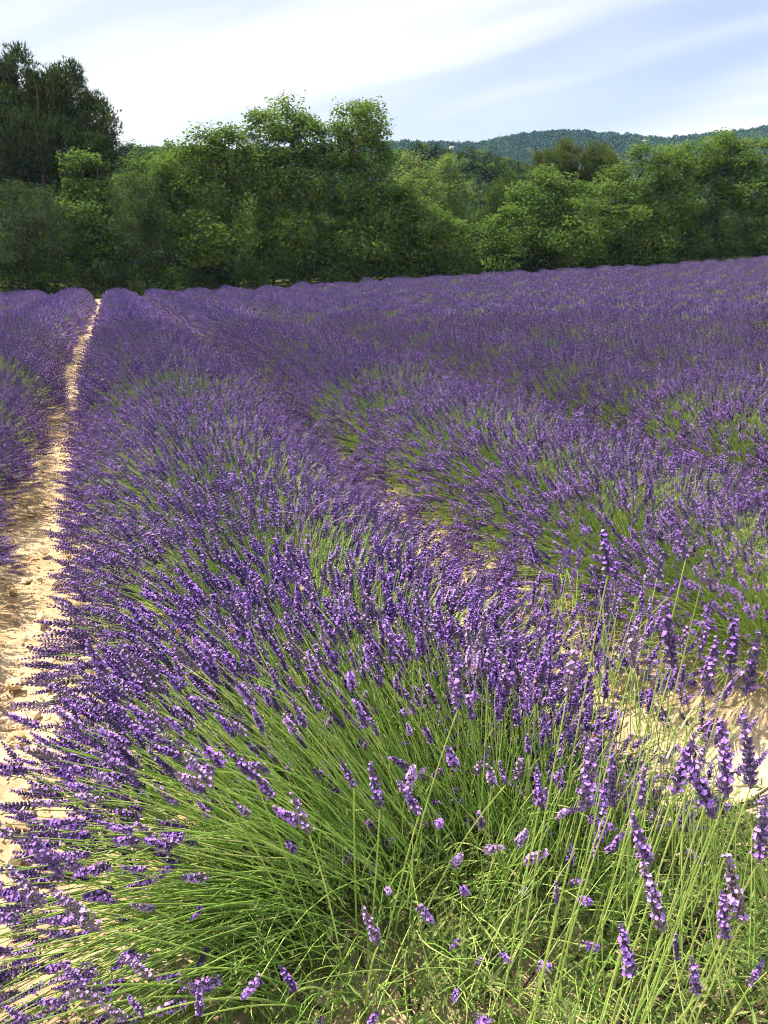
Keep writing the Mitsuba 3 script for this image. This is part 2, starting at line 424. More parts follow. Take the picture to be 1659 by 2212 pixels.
# ---- the nearest bush: every spike that shows large is a part
def front_bush():
    rng = np.random.default_rng(5)
    key = 'lavender_bush'
    tag(key, 'nearest lavender bush, long green stems fanning out from its leafy base in the foreground', 'lavender bush')
    P = bush_stems(rng, 2100, rx=.70, ry=.55, rz=.78, lean=(-.24, .06), short=.22, mess=.04, shag=.06, base=(.44, .17), seg=7, near_thin=.88) + FRONT + [.12, 0, 0]
    # single tall spikes nearer to the eye: (pixel of tip, pixel of spike base, distance) in the photograph's frame
    hand = [((1303, 1128), (1313, 1240), 1.75, .07), ((1455, 1130), (1482, 1205), 1.7, .05), ((1528, 1190), (1514, 1262), 1.7, .04), ((1281, 1600), (1262, 1750), 1.18, .09),
            ((1366, 1758), (1400, 1872), 1.12, .07), ((1392, 1870), (1432, 2010), 1.10, .08), ((1570, 1850), (1602, 1990), 1.1, .08), ((1560, 1925), (1566, 2028), 1.12, .06),
            ((1342, 1998), (1364, 2112), 1.12, .07), ((1494, 2068), (1507, 2150), 1.12, .05), ((786, 1962), (818, 2042), 1.15, .06), ((630, 1714), (668, 1802), 1.3, .06),
            ((400, 1628), (460, 1702), 1.45, .06), ((484, 1608), (548, 1682), 1.45, .06), ((603, 2086), (640, 2142), 1.2, .05), ((1079, 1645), (1093, 1695), 1.45, .05),
            ((1322, 1638), (1322, 1742), 1.3, .07), ((1392, 1662), (1383, 1745), 1.35, .06), ((1500, 1590), (1455, 1715), 1.2, .08), ((1530, 1600), (1490, 1690), 1.22, .06),
            ((1480, 1625), (1545, 1765), 1.22, .08), ((1562, 1560), (1570, 1720), 1.25, .08), ((1610, 1555), (1622, 1700), 1.28, .08), ((862, 1688), (905, 1760), 1.4, .06),
            ((1655, 1725), (1640, 1860), 1.15, .07), ((1202, 1905), (1203, 1955), 1.3, .04), ((990, 1420), (990, 1530), 1.55, .07), ((1250, 1380), (1225, 1500), 1.5, .08),
            ((1160, 1660), (1165, 1740), 1.4, .05), ((735, 1640), (765, 1700), 1.45, .05), ((800, 1650), (820, 1745), 1.42, .06), ((430, 2128), (432, 2195), 1.25, .05),
            ((1440, 1310), (1452, 1440), 1.5, .08), ((1375, 1340), (1365, 1440), 1.55, .07), ((1640, 1370), (1610, 1500), 1.45, .08), ((1550, 1380), (1525, 1490), 1.5, .07),
            ((1590, 1330), (1575, 1450), 1.55, .07), ((1300, 1690), (1305, 1760), 1.35, .05), ((1460, 2020), (1462, 2075), 1.15, .04), ((1650, 2070), (1620, 2130), 1.1, .05),
            ((130, 2080), (185, 2130), 1.35, .06), ((255, 2062), (330, 2110), 1.35, .06), ((60, 1800), (135, 1890), 1.45, .07), ((15, 1870), (90, 1960), 1.42, .07), ((110, 1920), (215, 2010), 1.38, .08),
            ((5, 2170), (60, 2212), 1.25, .06), ((215, 2165), (275, 2205), 1.25, .06), ((275, 2150), (310, 2195), 1.25, .05)]
    P = np.concatenate([P, bush_stems(rng, 300, rx=.36, ry=.50, rz=.66, lean=(.05, .03), base=(.36, .42), seg=7, mess=.03, shag=.12) + [1.22, 2.02, 0]])
    rel = P[:, -1] - FRONT
    g = np.clip(-rel[:, 0] * 1.6, 0, 1) * np.clip(.35 - rel[:, 1] * 2.2, 0, 1)
    P = P + (np.linspace(0, 1, 7)[None, :, None] ** 1.2) * g[:, None, None] * np.array([-.30, -.16, -.04])
    stems, hs = Bag(), []
    for (tx, ty), (bx_, by), D, L in hand:
        tip, b = at_depth(tx, ty, D), at_depth(bx_, by, D + .005)
        real = np.linalg.norm(tip - b)
        q = .16 if tx > 1150 else .6
        root = np.array([b[0] + q * (FRONT[0] - b[0]), b[1] + q * (FRONT[1] - b[1]), .06])
        d = unit(b - root)
        mid = (root + b) / 2 + np.array([0, 0, .06]) + rng.normal(0, .012, 3)
        t = np.linspace(0, 1, 8)[:, None]
        hs.append(((1 - t) ** 2 * root + 2 * t * (1 - t) * mid + t ** 2 * b, b, unit(tip - b), real))
    tubes(stems, P, np.broadcast_to(np.linspace(1.35, .85, 7) * .00125, P.shape[:2]), 5, rng.random(len(P)))
    tubes(stems, np.array([h[0] for h in hs]), np.broadcast_to(np.linspace(1.5, .95, 8) * .0013, (len(hs), 8)), 6, rng.random(len(hs)) * .5 + .4)
    # stems that never flowered, and cut ones, standing out of the mound
    Q = bush_stems(rng, 700, rx=.55, ry=.5, rz=.46, lean=(-.06, -.03), base=(.5, .34), seg=5) + FRONT + [.16, -.2, 0]
    tubes(stems, Q, np.broadcast_to(np.linspace(1.5, .5, 5) * .0012, Q.shape[:2]), 4, rng.random(len(Q)))
    Q = bush_stems(rng, 330, rx=.30, ry=.3, rz=.62, lean=(.02, .0), base=(.42, .34), seg=6) + [1.0, 1.38, 0]
    tubes(stems, Q, np.broadcast_to(np.linspace(1.45, .6, 6) * .00125, Q.shape[:2]), 4, rng.random(len(Q)) * .8 + .2)
    scene[key + '__stems'] = stems.ply('stem', True); tag(key + '__stems', kind='stuff')
    # spikes
    end = unit(P[:, -1] - P[:, -2] + [0, 0, .02] + rng.normal(0, .01, (len(P), 3)))
    size = rng.normal(1, .17, len(P)).clip(.6, 1.4)
    base, axis, scl = [h[1] for h in hs] + list(P[:, -1]), [h[2] for h in hs] + list(end), [h[3] / .066 for h in hs] + list(size)
    base, axis, scl = np.array(base), np.array(axis), np.array(scl)
    rel = base - EYE
    dep = rel @ FWD
    ins = (np.abs(rel @ RGT) < dep * .45) & (np.abs(rel @ UPV) < dep * .60)
    order = np.argsort(np.where(ins, -scl / dep, 9)); order = np.r_[np.arange(len(hs)), order[order >= len(hs)]]
    M = frames(axis, rng); which, vr = rng.integers(0, 6, len(base)), rng.random(len(base))
    plys = {}
    for k in range(6):
        for b in range(4):
            v, f, uv = SPIKES[0][k]
            uv = uv.copy(); uv[:, 1] = (.1, .4, .7, .95)[b]
            plys[k, b] = {**mikit.ply((v, f), 'flower', uv=uv)}
            scene[f'spike_shape_{k}{b}'] = {'type': 'shapegroup', 'flower_spike': plys[k, b]}
    for j, i in enumerate(order[:300]):
        m = np.eye(4); m[:3, :3] = M[i] * scl[i]; m[:3, 3] = base[i]
        scene[f'{key}__flower_spike' + (f'_{j:03d}' if j else '')] = {'type': 'instance', 'shapegroup': {'type': 'ref', 'id': f'spike_shape_{which[i]}{int(vr[i] * 4)}'}, 'to_world': T(m)}
    rest = order[300:]
    for j, i in enumerate(rest):
        m = np.eye(4); m[:3, :3] = M[i] * scl[i]; m[:3, 3] = base[i]
        scene[f'{key}__flower_spikes__{j:04d}'] = {'type': 'instance', 'shapegroup': {'type': 'ref', 'id': f'spike_shape_{which[i]}{int(vr[i] * 4)}'}, 'to_world': T(m)}
    tag(key + '__flower_spikes', kind='stuff')
    # leaves: dense shoots over a broad mound
    lf = Bag()
    n = 1750
    sx = FRONT + np.stack([rng.uniform(-.6, 1.35, n), rng.uniform(-1.1, .28, n), rng.uniform(.01, .06, n)], -1)
    sx = sx[(sx[:, 0] - .80) ** 2 / .92 ** 2 + (sx[:, 1] - 1.28) ** 2 / .70 ** 2 < 1]; n = len(sx)
    tall = rng.uniform(.08, .15, n) + .24 * rng.random(n) ** 2
    up = unit(np.stack([(sx[:, 0] - FRONT[0]) * .9, (sx[:, 1] - FRONT[1]) * .8, np.full(n, .8)], -1) + rng.normal(0, .18, (n, 3)))
    per = 36
    t = rng.random((n, per))
    pos = (sx[:, None] + up[:, None] * (tall[:, None] * t)[..., None]).reshape(-1, 3) + rng.normal(0, .006, (n * per, 3))
    out = unit(np.repeat(up, per, 0) * .75 + rng.normal(0, .55, (n * per, 3)))
    leaf_blades(lf, rng, pos, out, rng.uniform(.016, .055, n * per), rng.uniform(.0028, .0082, n * per))
    pos, out = mound(rng, 6000, .46, .30, .30)
    leaf_blades(lf, rng, pos + FRONT + [.06, 0, 0], out, rng.uniform(.025, .05, 6000), rng.uniform(.0035, .006, 6000))
    scene[key + '__leaves'] = lf.ply('lav_leaf'); tag(key + '__leaves', kind='stuff')
    # woody base
    wd = Bag()
    m = 150
    b0 = FRONT + np.stack([rng.uniform(-.3, .95, m), rng.uniform(-.65, .15, m), np.full(m, -.02)], -1)
    tip = b0 + np.stack([rng.normal(0, .09, m) + (b0[:, 0] - FRONT[0]) * .5, rng.normal(-.02, .08, m), rng.uniform(.10, .2, m)], -1)
    tt = np.linspace(0, 1, 5)[None, :, None]
    W = b0[:, None] * (1 - tt) + tip[:, None] * tt + rng.normal(0, .008, (m, 5, 3))
    tubes(wd, W, np.broadcast_to(np.linspace(.0065, .0025, 5), (m, 5)), 6, rng.random(m))
    scene[key + '__woody_base'] = wd.ply('bark', True)
    return base, axis, scl


SPB, SPA, SPS = front_bush()


# ------------------------------------------------------------------ trees
def skeleton(rng, trunk, clumps, r_tip=.012, expo=2.3, sag=.1):
    """Branches from the trunk polyline to every clump centre. Returns edges (p, q, rp, rq)."""
    nodes, parent = [np.array(p) for p in trunk], [-1] + list(range(len(trunk) - 1))
    order = np.argsort([np.min(np.linalg.norm(np.array(trunk) - c, axis=1)) for c in clumps])
    for ci in order:
        c = clumps[ci]
        A = np.array(nodes)
        cost = np.linalg.norm(A - c, axis=1) + np.where(A[:, 2] > c[2] - .1, 1.2 * (A[:, 2] - c[2] + .1), 0)
        cost[0] += 50
        j = int(np.argmin(cost))
        a = nodes[j]; L = np.linalg.norm(c - a)
        for t in ((.5, 1.0) if L > .5 else (1.0,)):
            p = a + (c - a) * t + (rng.normal(0, .07, 3) * L + [0, 0, sag * L] if t < 1 else 0)
            nodes.append(p); parent.append(j); j = len(nodes) - 1
    w = np.zeros(len(nodes)); kids = np.zeros(len(nodes), int)
    for i in range(len(nodes) - 1, -1, -1):
        if w[i] == 0: w[i] = r_tip ** expo
        if parent[i] >= 0: w[parent[i]] += w[i]
    r = w ** (1 / expo)
    return [(nodes[parent[i]], nodes[i], r[parent[i]] if parent[i] < len(trunk) and i < len(trunk) else r[i], r[i]) for i in range(len(nodes)) if parent[i] >= 0]


def wood(edges, base, scale=1.0, flare=None):
    P = np.array([[e[0], e[1]] for e in edges]) + base
    R = np.array([[e[2], e[3]] for e in edges]) * scale
    thick = R.max(1) > .04
    bag = Bag()
    for m, s in ((thick, 8), (~thick, 4)):
        if m.any():
            tubes(bag, P[m], R[m], s, np.zeros(m.sum()))
    return bag.ply('bark', True)


def lobes_sample(rng, lobes, n, shell=.5):
    L = np.array(lobes, float)
    vol = np.prod(L[:, 3:6], 1) ** .8
    k = rng.choice(len(L), n, p=vol / vol.sum())
    d = unit(rng.normal(size=(n, 3)))
    r = (shell ** 3 + (1 - shell ** 3) * rng.random(n)) ** (1 / 3)
    p = L[k, :3] + d * r[:, None] * L[k, 3:6]
    return p, unit(d * [1, 1, .8] + [0, 0, .25])


def tree(name, label, cat, base, lobes, trunk_h, n_clump, per, leaf, bsdf, kind='broad', seed=1, spread=(.34, .34, .24), r_tip=.012, group=None, shell=.5, lean=0.0, trunk_scale=1.0):
    """lobes: ellipsoids (x, y, z, rx, ry, rz) in metres from the foot of the trunk."""
    rng = np.random.default_rng(seed)
    key = numbered(name)
    base = np.asarray(base, float)
    clumps, outd = lobes_sample(rng, lobes, n_clump, shell)
    keep = clumps[:, 2] > .35
    clumps, outd = clumps[keep], outd[keep]
    top = max(l[2] + l[5] * (.3 if kind == 'broad' else -.5) for l in lobes)
    zs = np.linspace(0, top, 7)
    wob = np.cumsum(rng.normal(0, .12, (7, 2)), 0) * np.minimum(1, zs / 2)[:, None]
    trunk = np.stack([wob[:, 0] + lean * zs, wob[:, 1], zs - .1 * (zs == 0)], -1)
    scene[key + '__trunk'] = wood(skeleton(rng, trunk, clumps, r_tip), base, trunk_scale)
    n = len(clumps) * per
    cp = np.repeat(clumps, per, 0); cd = np.repeat(outd, per, 0)
    sz = np.repeat(rng.uniform(.65, 1.3, len(clumps)), per)
    off = rng.normal(size=(n, 3)).clip(-1.5, 1.5) * spread * sz[:, None]
    pos = cp + off + base
    bag = Bag()
    cu = np.repeat(rng.random(len(clumps)), per)
    if kind == 'broad':
        d = unit(off * .8 + cd * .35 + rng.normal(0, .5, (n, 3)) + [0, 0, -.1])
        nn = unit(np.array([0, 0, 1.0]) + .5 * cd + rng.normal(0, .5, (n, 3)))
        zz = unit(np.cross(nn, rng.normal(size=(n, 3))))
        M = np.stack([np.cross(nn, zz), nn, zz], -1)
        l = rng.uniform(.75, 1.25, n) * leaf; w = l * rng.uniform(.55, .75, n)
        v = np.array([[0, 0, 0], [.5, .14, .55], [0, 0, 1], [-.5, .14, .55]])
        V = v[None] * np.stack([w, w, l], -1)[:, None]
        V = np.einsum('nij,nkj->nki', M, V) + pos[:, None]
        F = np.array([[0, 1, 2], [0, 2, 3]])[None] + (np.arange(n) * 4)[:, None, None]
        UV = np.repeat(np.stack([rng.random(n) * .7 + cu * .3, rng.random(n) * .4], -1)[:, None], 4, 1)
    else:                                               # needles: tufts of thin blades that stand up and out
        tw = unit(cd * .55 + [0, 0, .75] + rng.normal(0, .22, (n, 3)))
        k = 5
        d = unit(np.repeat(tw, k, 0) + rng.normal(0, .42, (n * k, 3)))
        M = frames(d, rng)
        l = rng.uniform(.7, 1.25, n * k) * leaf; w = np.full(n * k, leaf * .16)
        v = np.array([[-.5, 0, 0], [.5, 0, 0], [0, 0, 1]])
        V = v[None] * np.stack([w, w, l], -1)[:, None]
        V = np.einsum('nij,nkj->nki', M, V) + np.repeat(pos, k, 0)[:, None]
        F = np.array([[0, 1, 2]])[None] + (np.arange(n * k) * 3)[:, None, None]
        UV = np.repeat(np.repeat(np.stack([rng.random(n) * .5 + cu * .5, rng.random(n) * .4], -1), k, 0)[:, None], 3, 1)
    bag.add(V.reshape(-1, 3), F.reshape(-1, 3), UV.reshape(-1, 2))
    scene[key + '__crown'] = bag.ply(bsdf)
    tag(key, label, cat, group)
    tag(key + '__crown', kind='stuff')
    return key


def blob(px0, px1, py0, py1, Y, base, deep=None, dy=0.0):
    """An ellipsoid that fills this box of the photograph at distance Y, relative to the tree's foot."""
    a, b = at(px0, py1, Y), at(px1, py0, Y)
    rx, rz = (b[0] - a[0]) / 2, (b[2] - a[2]) / 2
    c = (a + b) / 2 - base
    return (c[0], c[1] + dy, c[2], rx, deep or max(rx, rz * .8), rz)


def planted(name, label, cat, px, Y, boxes, per_m3=1.0, **kw):
    Y = Y + 6.0
    """Boxes of the photograph that the crown fills, the foot at column px."""
    b = at(px, 600, Y); b = np.array([b[0], Y, float(rise(b[0], Y))])
    rng = np.random.default_rng(kw.get('seed', 1) + 77)
    lobes = [blob(*bx, Y, b, dy=rng.normal(0, .5) + .9 - 1.8 * (bx[2] - 200) / 300) for bx in boxes]
    area = sum(l[3] * l[5] + .5 * l[3] * l[4] for l in lobes)
    kw.setdefault('n_clump', int(np.clip(area * 10 * per_m3, 20, 460)))
    return tree(name, label, cat, b, lobes, 0, **kw)


OAK = dict(per=118, leaf=.215, bsdf='oak_leaf', r_tip=.021, shell=.74, spread=(.44, .44, .24), per_m3=.95)
PINE = dict(per=40, leaf=.30, bsdf='pine_leaf', kind='needle', spread=(.27, .27, .36), r_tip=.016, shell=.3, per_m3=2.0)
HOLM = dict(per=110, leaf=.12, bsdf='holm_leaf', spread=(.30, .30, .22), shell=.6)
trees = [
    ('pine_tree', 'tallest dark pine at the left edge, its top standing clear of the wood', 'tree', 40, 55, [(5, 65, 103, 185), (-35, 25, 125, 225), (40, 85, 160, 240), (-60, 60, 185, 330), (30, 108, 220, 340), (-80, 60, 290, 430), (20, 110, 310, 390)], dict(PINE, seed=1)),
    ('pine_tree', 'broad dark pine right of the tallest pine, with a pointed top', 'tree', 120, 54.6, [(132, 182, 128, 195), (104, 148, 142, 212), (78, 122, 150, 225), (150, 192, 175, 250), (85, 180, 195, 300), (60, 200, 260, 400), (-10, 110, 240, 360), (20, 90, 200, 300)], dict(PINE, seed=2)),
    ('pine_tree', 'slim pine at the right end of the tall pine group, beside the sky gap', 'tree', 205, 54, [(188, 230, 202, 262), (210, 250, 245, 315), (178, 225, 250, 330), (160, 252, 300, 385)], dict(PINE, seed=3)),
    ('holm_oak', 'rounded grey green holm oak at the left edge below the pines', 'tree', 55, 49.6, [(-20, 80, 385, 500), (40, 135, 400, 520), (-30, 60, 440, 590), (30, 150, 470, 590)], dict(HOLM, seed=4)),
    ('oak_tree', 'narrow young oak with a dark slender trunk between the two rounded holm oaks', 'tree', 218, 51, [(150, 235, 325, 440), (140, 250, 400, 500), (160, 260, 470, 560)], dict(OAK, seed=5)),
    ('holm_oak', 'dark rounded holm oak left of the tall oaks, under the low gap of sky', 'tree', 325, 49.5, [(245, 350, 365, 480), (290, 372, 380, 500), (240, 340, 450, 570), (300, 385, 470, 580)], dict(HOLM, seed=6)),
    ('oak_tree', 'middle height oak on the left flank of the two tallest oaks', 'tree', 500, 50.5, [(400, 480, 285, 380), (450, 530, 268, 380), (345, 440, 320, 450), (380, 520, 370, 480), (370, 530, 450, 570)], dict(OAK, seed=7)),
    ('oak_tree', 'tallest oak in the middle of the wood, its sunlit top against the sky', 'tree', 635, 51, [(588, 672, 203, 300), (530, 610, 245, 350), (630, 700, 250, 350), (520, 640, 320, 440), (600, 710, 330, 450), (540, 690, 430, 570)], dict(OAK, seed=8)),
    ('oak_tree', 'tall oak right of the tallest oak, rounded top beside the distant hill', 'tree', 755, 50.6, [(725, 832, 222, 320), (690, 770, 270, 370), (770, 848, 290, 400), (700, 800, 350, 470), (760, 860, 400, 500), (700, 850, 470, 580)], dict(OAK, seed=9)),
    ('pale_tree', 'pale yellow green tree with a rounded top right of the tall oaks', 'tree', 905, 60, [(865, 930, 325, 420), (850, 945, 380, 480), (860, 950, 450, 560)], dict(per=70, leaf=.18, bsdf='pale_leaf', seed=10)),
    ('pale_tree', 'smaller pale yellow green tree beside the gap, right of the first pale one', 'tree', 962, 62, [(930, 985, 335, 410), (920, 1010, 380, 470), (930, 1020, 440, 540)], dict(per=70, leaf=.18, bsdf='pale_leaf', seed=11)),
    ('oak_tree', 'low dark oak with spreading twigs below the pale trees', 'tree', 870, 50.2, [(820, 900, 400, 500), (860, 960, 440, 540), (830, 930, 490, 590), (920, 1000, 470, 560)], dict(OAK, seed=12)),
    ('young_pine', 'feathery bright green young pine leaning right, behind the gap in the trees', 'tree', 1050, 55, [(1075, 1130, 372, 440), (1045, 1115, 410, 480), (1020, 1080, 460, 540), (1010, 1060, 490, 570)], dict(PINE, bsdf='young_pine_leaf', leaf=.28, seed=13)),
    ('oak_tree', 'sunlit bushy oak right of the gap, foliage down to the lavender', 'tree', 1150, 49.6, [(1160, 1225, 352, 430), (1110, 1190, 395, 480), (1190, 1270, 400, 490), (1040, 1140, 450, 560), (1120, 1280, 470, 580), (1030, 1110, 520, 590)], dict(OAK, seed=14)),
    ('oak_tree', 'wide light green oak in the middle of the right hand wood', 'tree', 1360, 50.5, [(1345, 1430, 318, 400), (1270, 1360, 370, 450), (1400, 1480, 320, 420), (1260, 1380, 430, 540), (1360, 1480, 400, 520), (1290, 1460, 490, 590)], dict(OAK, seed=15)),
    ('oak_tree', 'tall light green oak whose top rises just over the distant hill', 'tree', 1540, 51.5, [(1545, 1620, 280, 370), (1470, 1555, 295, 390), (1460, 1570, 370, 480), (1560, 1640, 340, 440), (1480, 1600, 450, 570)], dict(OAK, seed=16)),
    ('oak_tree', 'oak at the right edge with a deeply shaded side above the lavender', 'tree', 1650, 49.5, [(1600, 1700, 290, 390), (1590, 1690, 370, 470), (1600, 1720, 440, 570)], dict(OAK, seed=17)),
    ('brown_pine', 'brownish green pine standing behind the light green oaks, below the hill', 'tree', 1225, 72, [(1200, 1255, 308, 370), (1150, 1215, 328, 400), (1170, 1270, 350, 450)], dict(PINE, bsdf='brown_pine_leaf', seed=18)),
    ('brown_pine', 'wider brownish green pine right of the other brownish one', 'tree', 1300, 72, [(1262, 1312, 314, 370), (1300, 1338, 316, 370), (1240, 1345, 340, 440)], dict(PINE, bsdf='brown_pine_leaf', seed=19)),
    ('oak_tree', 'oak in the second rank between the slim pine and the middle height oak', 'tree', 320, 62, [(255, 340, 335, 420), (320, 400, 330, 430), (260, 400, 400, 520)], dict(OAK, per=50, leaf=.22, seed=20)),
    ('oak_tree', 'shaded oak in the second rank behind the tallest oak', 'tree', 590, 60, [(540, 640, 380, 480), (500, 600, 440, 560), (600, 700, 430, 560)], dict(OAK, per=50, leaf=.22, seed=21)),
    ('oak_tree', 'second rank oak filling the right hand wood behind the widest oak', 'tree', 1440, 60, [(1360, 1450, 370, 460), (1440, 1540, 400, 500), (1360, 1520, 460, 570)], dict(OAK, per=50, leaf=.22, seed=22)),
    ('holm_oak', 'holm oak hidden in shade behind the narrow young oak', 'tree', 170, 58, [(60, 180, 380, 500), (150, 260, 400, 520), (80, 240, 470, 590)], dict(HOLM, seed=23)),
    ('oak_tree', 'second rank oak behind the sunlit bushy oak', 'tree', 1220, 60, [(1110, 1210, 420, 510), (1200, 1300, 420, 520), (1120, 1290, 480, 580)], dict(OAK, per=50, leaf=.22, seed=24)),
]
scene['young_pine_leaf'] = thin(leaf_mix((0.060, 0.120, 0.028), (0.105, 0.180, 0.045), (0.16, 0.20, 0.055)), 0.6, 0.5)
scene['brown_pine_leaf'] = thin(leaf_mix((0.075, 0.125, 0.028), (0.135, 0.185, 0.045), (0.175, 0.205, 0.065)), 0.8, 0.5)
for name, label, cat, px, Y, boxes, kw in trees:
    planted(name, label, cat, px, Y, boxes, **kw)

# bushes at the foot of the trees
under = [(20, 565), (95, 560), (165, 552), (250, 558), (330, 566), (410, 556), (470, 562), (560, 552), (640, 560), (700, 556), (780, 552), (860, 558), (930, 548), (1000, 540), (1065, 556), (1150, 553), (1240, 552), (1320, 548), (1420, 545), (1510, 540), (1600, 535), (1670, 528)]
for i, (px, py) in enumerate(under):
    rng = np.random.default_rng(900 + i)
    b = at(px, 600, 54.6 + rng.random() * 1.5); b[2] = float(rise(b[0], b[1]))
    w, h = rng.uniform(1.2, 1.9), rng.uniform(1.5, 2.5)
    tree('undergrowth_shrub', f'{ORD[i]} low shrub, counted from the left, at the foot of the trees', 'shrub', b, [(-w * .5, 0, h * .5, w, .8, h * .5), (w * .5, .2, h * .42, w, .8, h * .45)], 0, n_clump=48, per=80, leaf=.14,
         bsdf='oak_leaf' if i % 3 else 'holm_leaf', seed=900 + i, group='low shrubs at the foot of the trees', shell=.3)

# middle distance wood on the slope: single pines and oaks
rng = np.random.default_rng(31)
mid = [(268, 312, 12), (287, 303, 13), (312, 318, 14), (335, 320, 12), (366, 297, 13), (392, 318, 12), (420, 322, 14)] + [(865 + 19 * i, (322, 318, 314, 310, 312, 318, 326, 328, 322, 318, 330, 338, 344, 348, 346)[i], 11) for i in range(15)] + [(870 + 22 * i, 342 + (i * 37) % 17, 12) for i in range(12)]
for i, (px, py, w) in enumerate(mid):
    Y = 175 - 30 * (i >= 22) + rng.normal(0, 5)
    a = at(px, py, Y)
    foot = np.array([a[0], Y, float(rise(a[0], Y))])
    Ht = max(a[2] - foot[2], 4.0)
    R = w * Y / FOC * 1.25
    lob = [(0, 0, Ht * .72, R, R, Ht * .30), (R * .4, 0, Ht * .5, R * .9, R, Ht * .35)]
    pine = i % 3 != 1
    where = 'in the low gap of sky' if i < 7 else 'along the slope below the hill' if i < 22 else 'lower on that slope'
    tree('slope_pine' if pine else 'slope_oak', f'{"dark pine" if pine else "green oak"} far off, {ORD[i if i < 7 else i - 7 if i < 22 else i - 22]} from the left {where}', 'tree', foot, lob, 0, 60, 26, .55 if pine else .5,
         'pine_leaf' if pine else 'oak_leaf', seed=600 + i, spread=(.5, .5, .42), r_tip=.02, group='distant trees on the wooded slope', shell=.4)


# forest of the slope and the far hill: a mass
def forest(key, label, n, xr, yr, leaf, per, seed, bsdf, size, ok=lambda x, y: True):
    rng = np.random.default_rng(seed)
    u = rng.uniform(*xr, n); Y = rng.uniform(yr[0] ** .5, yr[1] ** .5, n) ** 2
    X = u * Y
    Z = rise(X, Y)
    h = rng.uniform(.7, 1.25, n) * size
    c = np.stack([X, Y, Z + h * .55], -1)
    d = unit(rng.normal(size=(n, per, 3))); d[..., 2] = np.abs(d[..., 2]) * 1.1 - .25
    pos = c[:, None] + d * (h[:, None, None] * [.5, .5, .5]) * (.75 + .35 * rng.random((n, per, 1)))
    pos = pos.reshape(-1, 3); dd = unit(d.reshape(-1, 3) + rng.normal(0, .5, (n * per, 3)))
    M = frames(dd, rng)
    v = np.array([[-.5, 0, 0], [.5, 0, -.1], [0, .15, 1]]) * leaf
    V = np.einsum('nij,kj->nki', M * (.7 + .6 * rng.random((n * per, 1, 1))), v) + pos[:, None]
    F = np.array([[0, 1, 2]])[None] + (np.arange(n * per) * 3)[:, None, None]
    tone = np.repeat(rng.random(n), per)
    UV = np.repeat(np.stack([.6 * tone + .4 * rng.random(n * per), .5 * tone], -1)[:, None], 3, 1)
    bag = Bag(); bag.add(V.reshape(-1, 3), F.reshape(-1, 3), UV.reshape(-1, 2))
    scene[key] = bag.ply(bsdf)
    tag(key, label, 'wood', kind='stuff')


forest('hill_wood', 'dense wood covering the far blue hill', 9000, (-.35, 1.15), (560, 985), 2.1, 42, 71, 'far_leaf', 8.0)
forest('slope_wood', 'wood of oaks and pines covering the slope behind the field', 1500, (-.32, 1.1), (88, 235), .9, 150, 72, 'mid_leaf', 5.6)
forest('thicket', 'dark thicket under the trees behind the field', 420, (-.35, 1.0), (58, 76), .30, 260, 73, 'holm_leaf', 2.6)
scene['far_leaf'] = thin(leaf_mix((0.024, 0.066, 0.022), (0.055, 0.108, 0.034), (0.085, 0.135, 0.045), .02), 0.3, 0.6)
scene['mid_leaf'] = thin(leaf_mix((0.036, 0.080, 0.024), (0.080, 0.130, 0.038), (0.12, 0.16, 0.052), .1), 0.6, 0.5)

# far houses on the hill
for i, (px, py, w, lab) in enumerate([(976, 302, 9, 'tiny pale house on the left end of the distant hill'), (1085, 318, 12, 'small white house among the trees at the foot of the distant hill'), (1393, 299, 9, 'tiny white house high on the distant hill at right')]):
    a = at(px, py, 800 if i != 1 else 640)
    a[2] = float(rise(a[0], a[1])) + 7.5
    k = numbered('hill_house'); s = w * a[1] / FOC / 2
    for part, m, bs in (('wall', trimesh.creation.box((2 * s, 1.3 * s, 1.1 * s)), 'white_wall'),):
        m.apply_translation(a); scene[f'{k}__{part}'] = mikit.ply(m, bs)
    roof = trimesh.Trimesh(np.array([[-1.1, -.8, .55], [1.1, -.8, .55], [1.1, .8, .55], [-1.1, .8, .55], [-1.1, 0, .95], [1.1, 0, .95]]) * s + a, [[0, 1, 5], [0, 5, 4], [2, 3, 4], [2, 4, 5], [0, 4, 3], [1, 2, 5], [0, 3, 2], [0, 2, 1]], process=False)
    scene[f'{k}__roof'] = mikit.ply(roof, 'roof_tile')
    for q in (-.5, .4):
        wm = trimesh.creation.box((.3 * s, .06 * s, .35 * s)); wm.apply_translation(a + [q * s, -.67 * s, .05 * s])
        scene[f'{k}__window' + ('' if q < 0 else '_001')] = mikit.ply(wm, 'dark_pane')
    tag(k, lab, 'house')


# ------------------------------------------------------------------ small things
def rock_mesh(seed, flat=.6, sub=2):
    rng = np.random.default_rng(seed)
    m = trimesh.creation.icosphere(sub)
    for _ in range(13):                                   # chopped faces
        d = unit(rng.normal(size=3)); c = rng.uniform(.42, .8)
        h = m.vertices @ d
        m.vertices -= np.maximum(h - c, 0)[:, None] * d
    m.vertices *= (1.1 + .16 * meshkit.fbm(m.vertices * 2.3 + seed, 3, seed))[:, None] * [1, .75, flat]
    return m


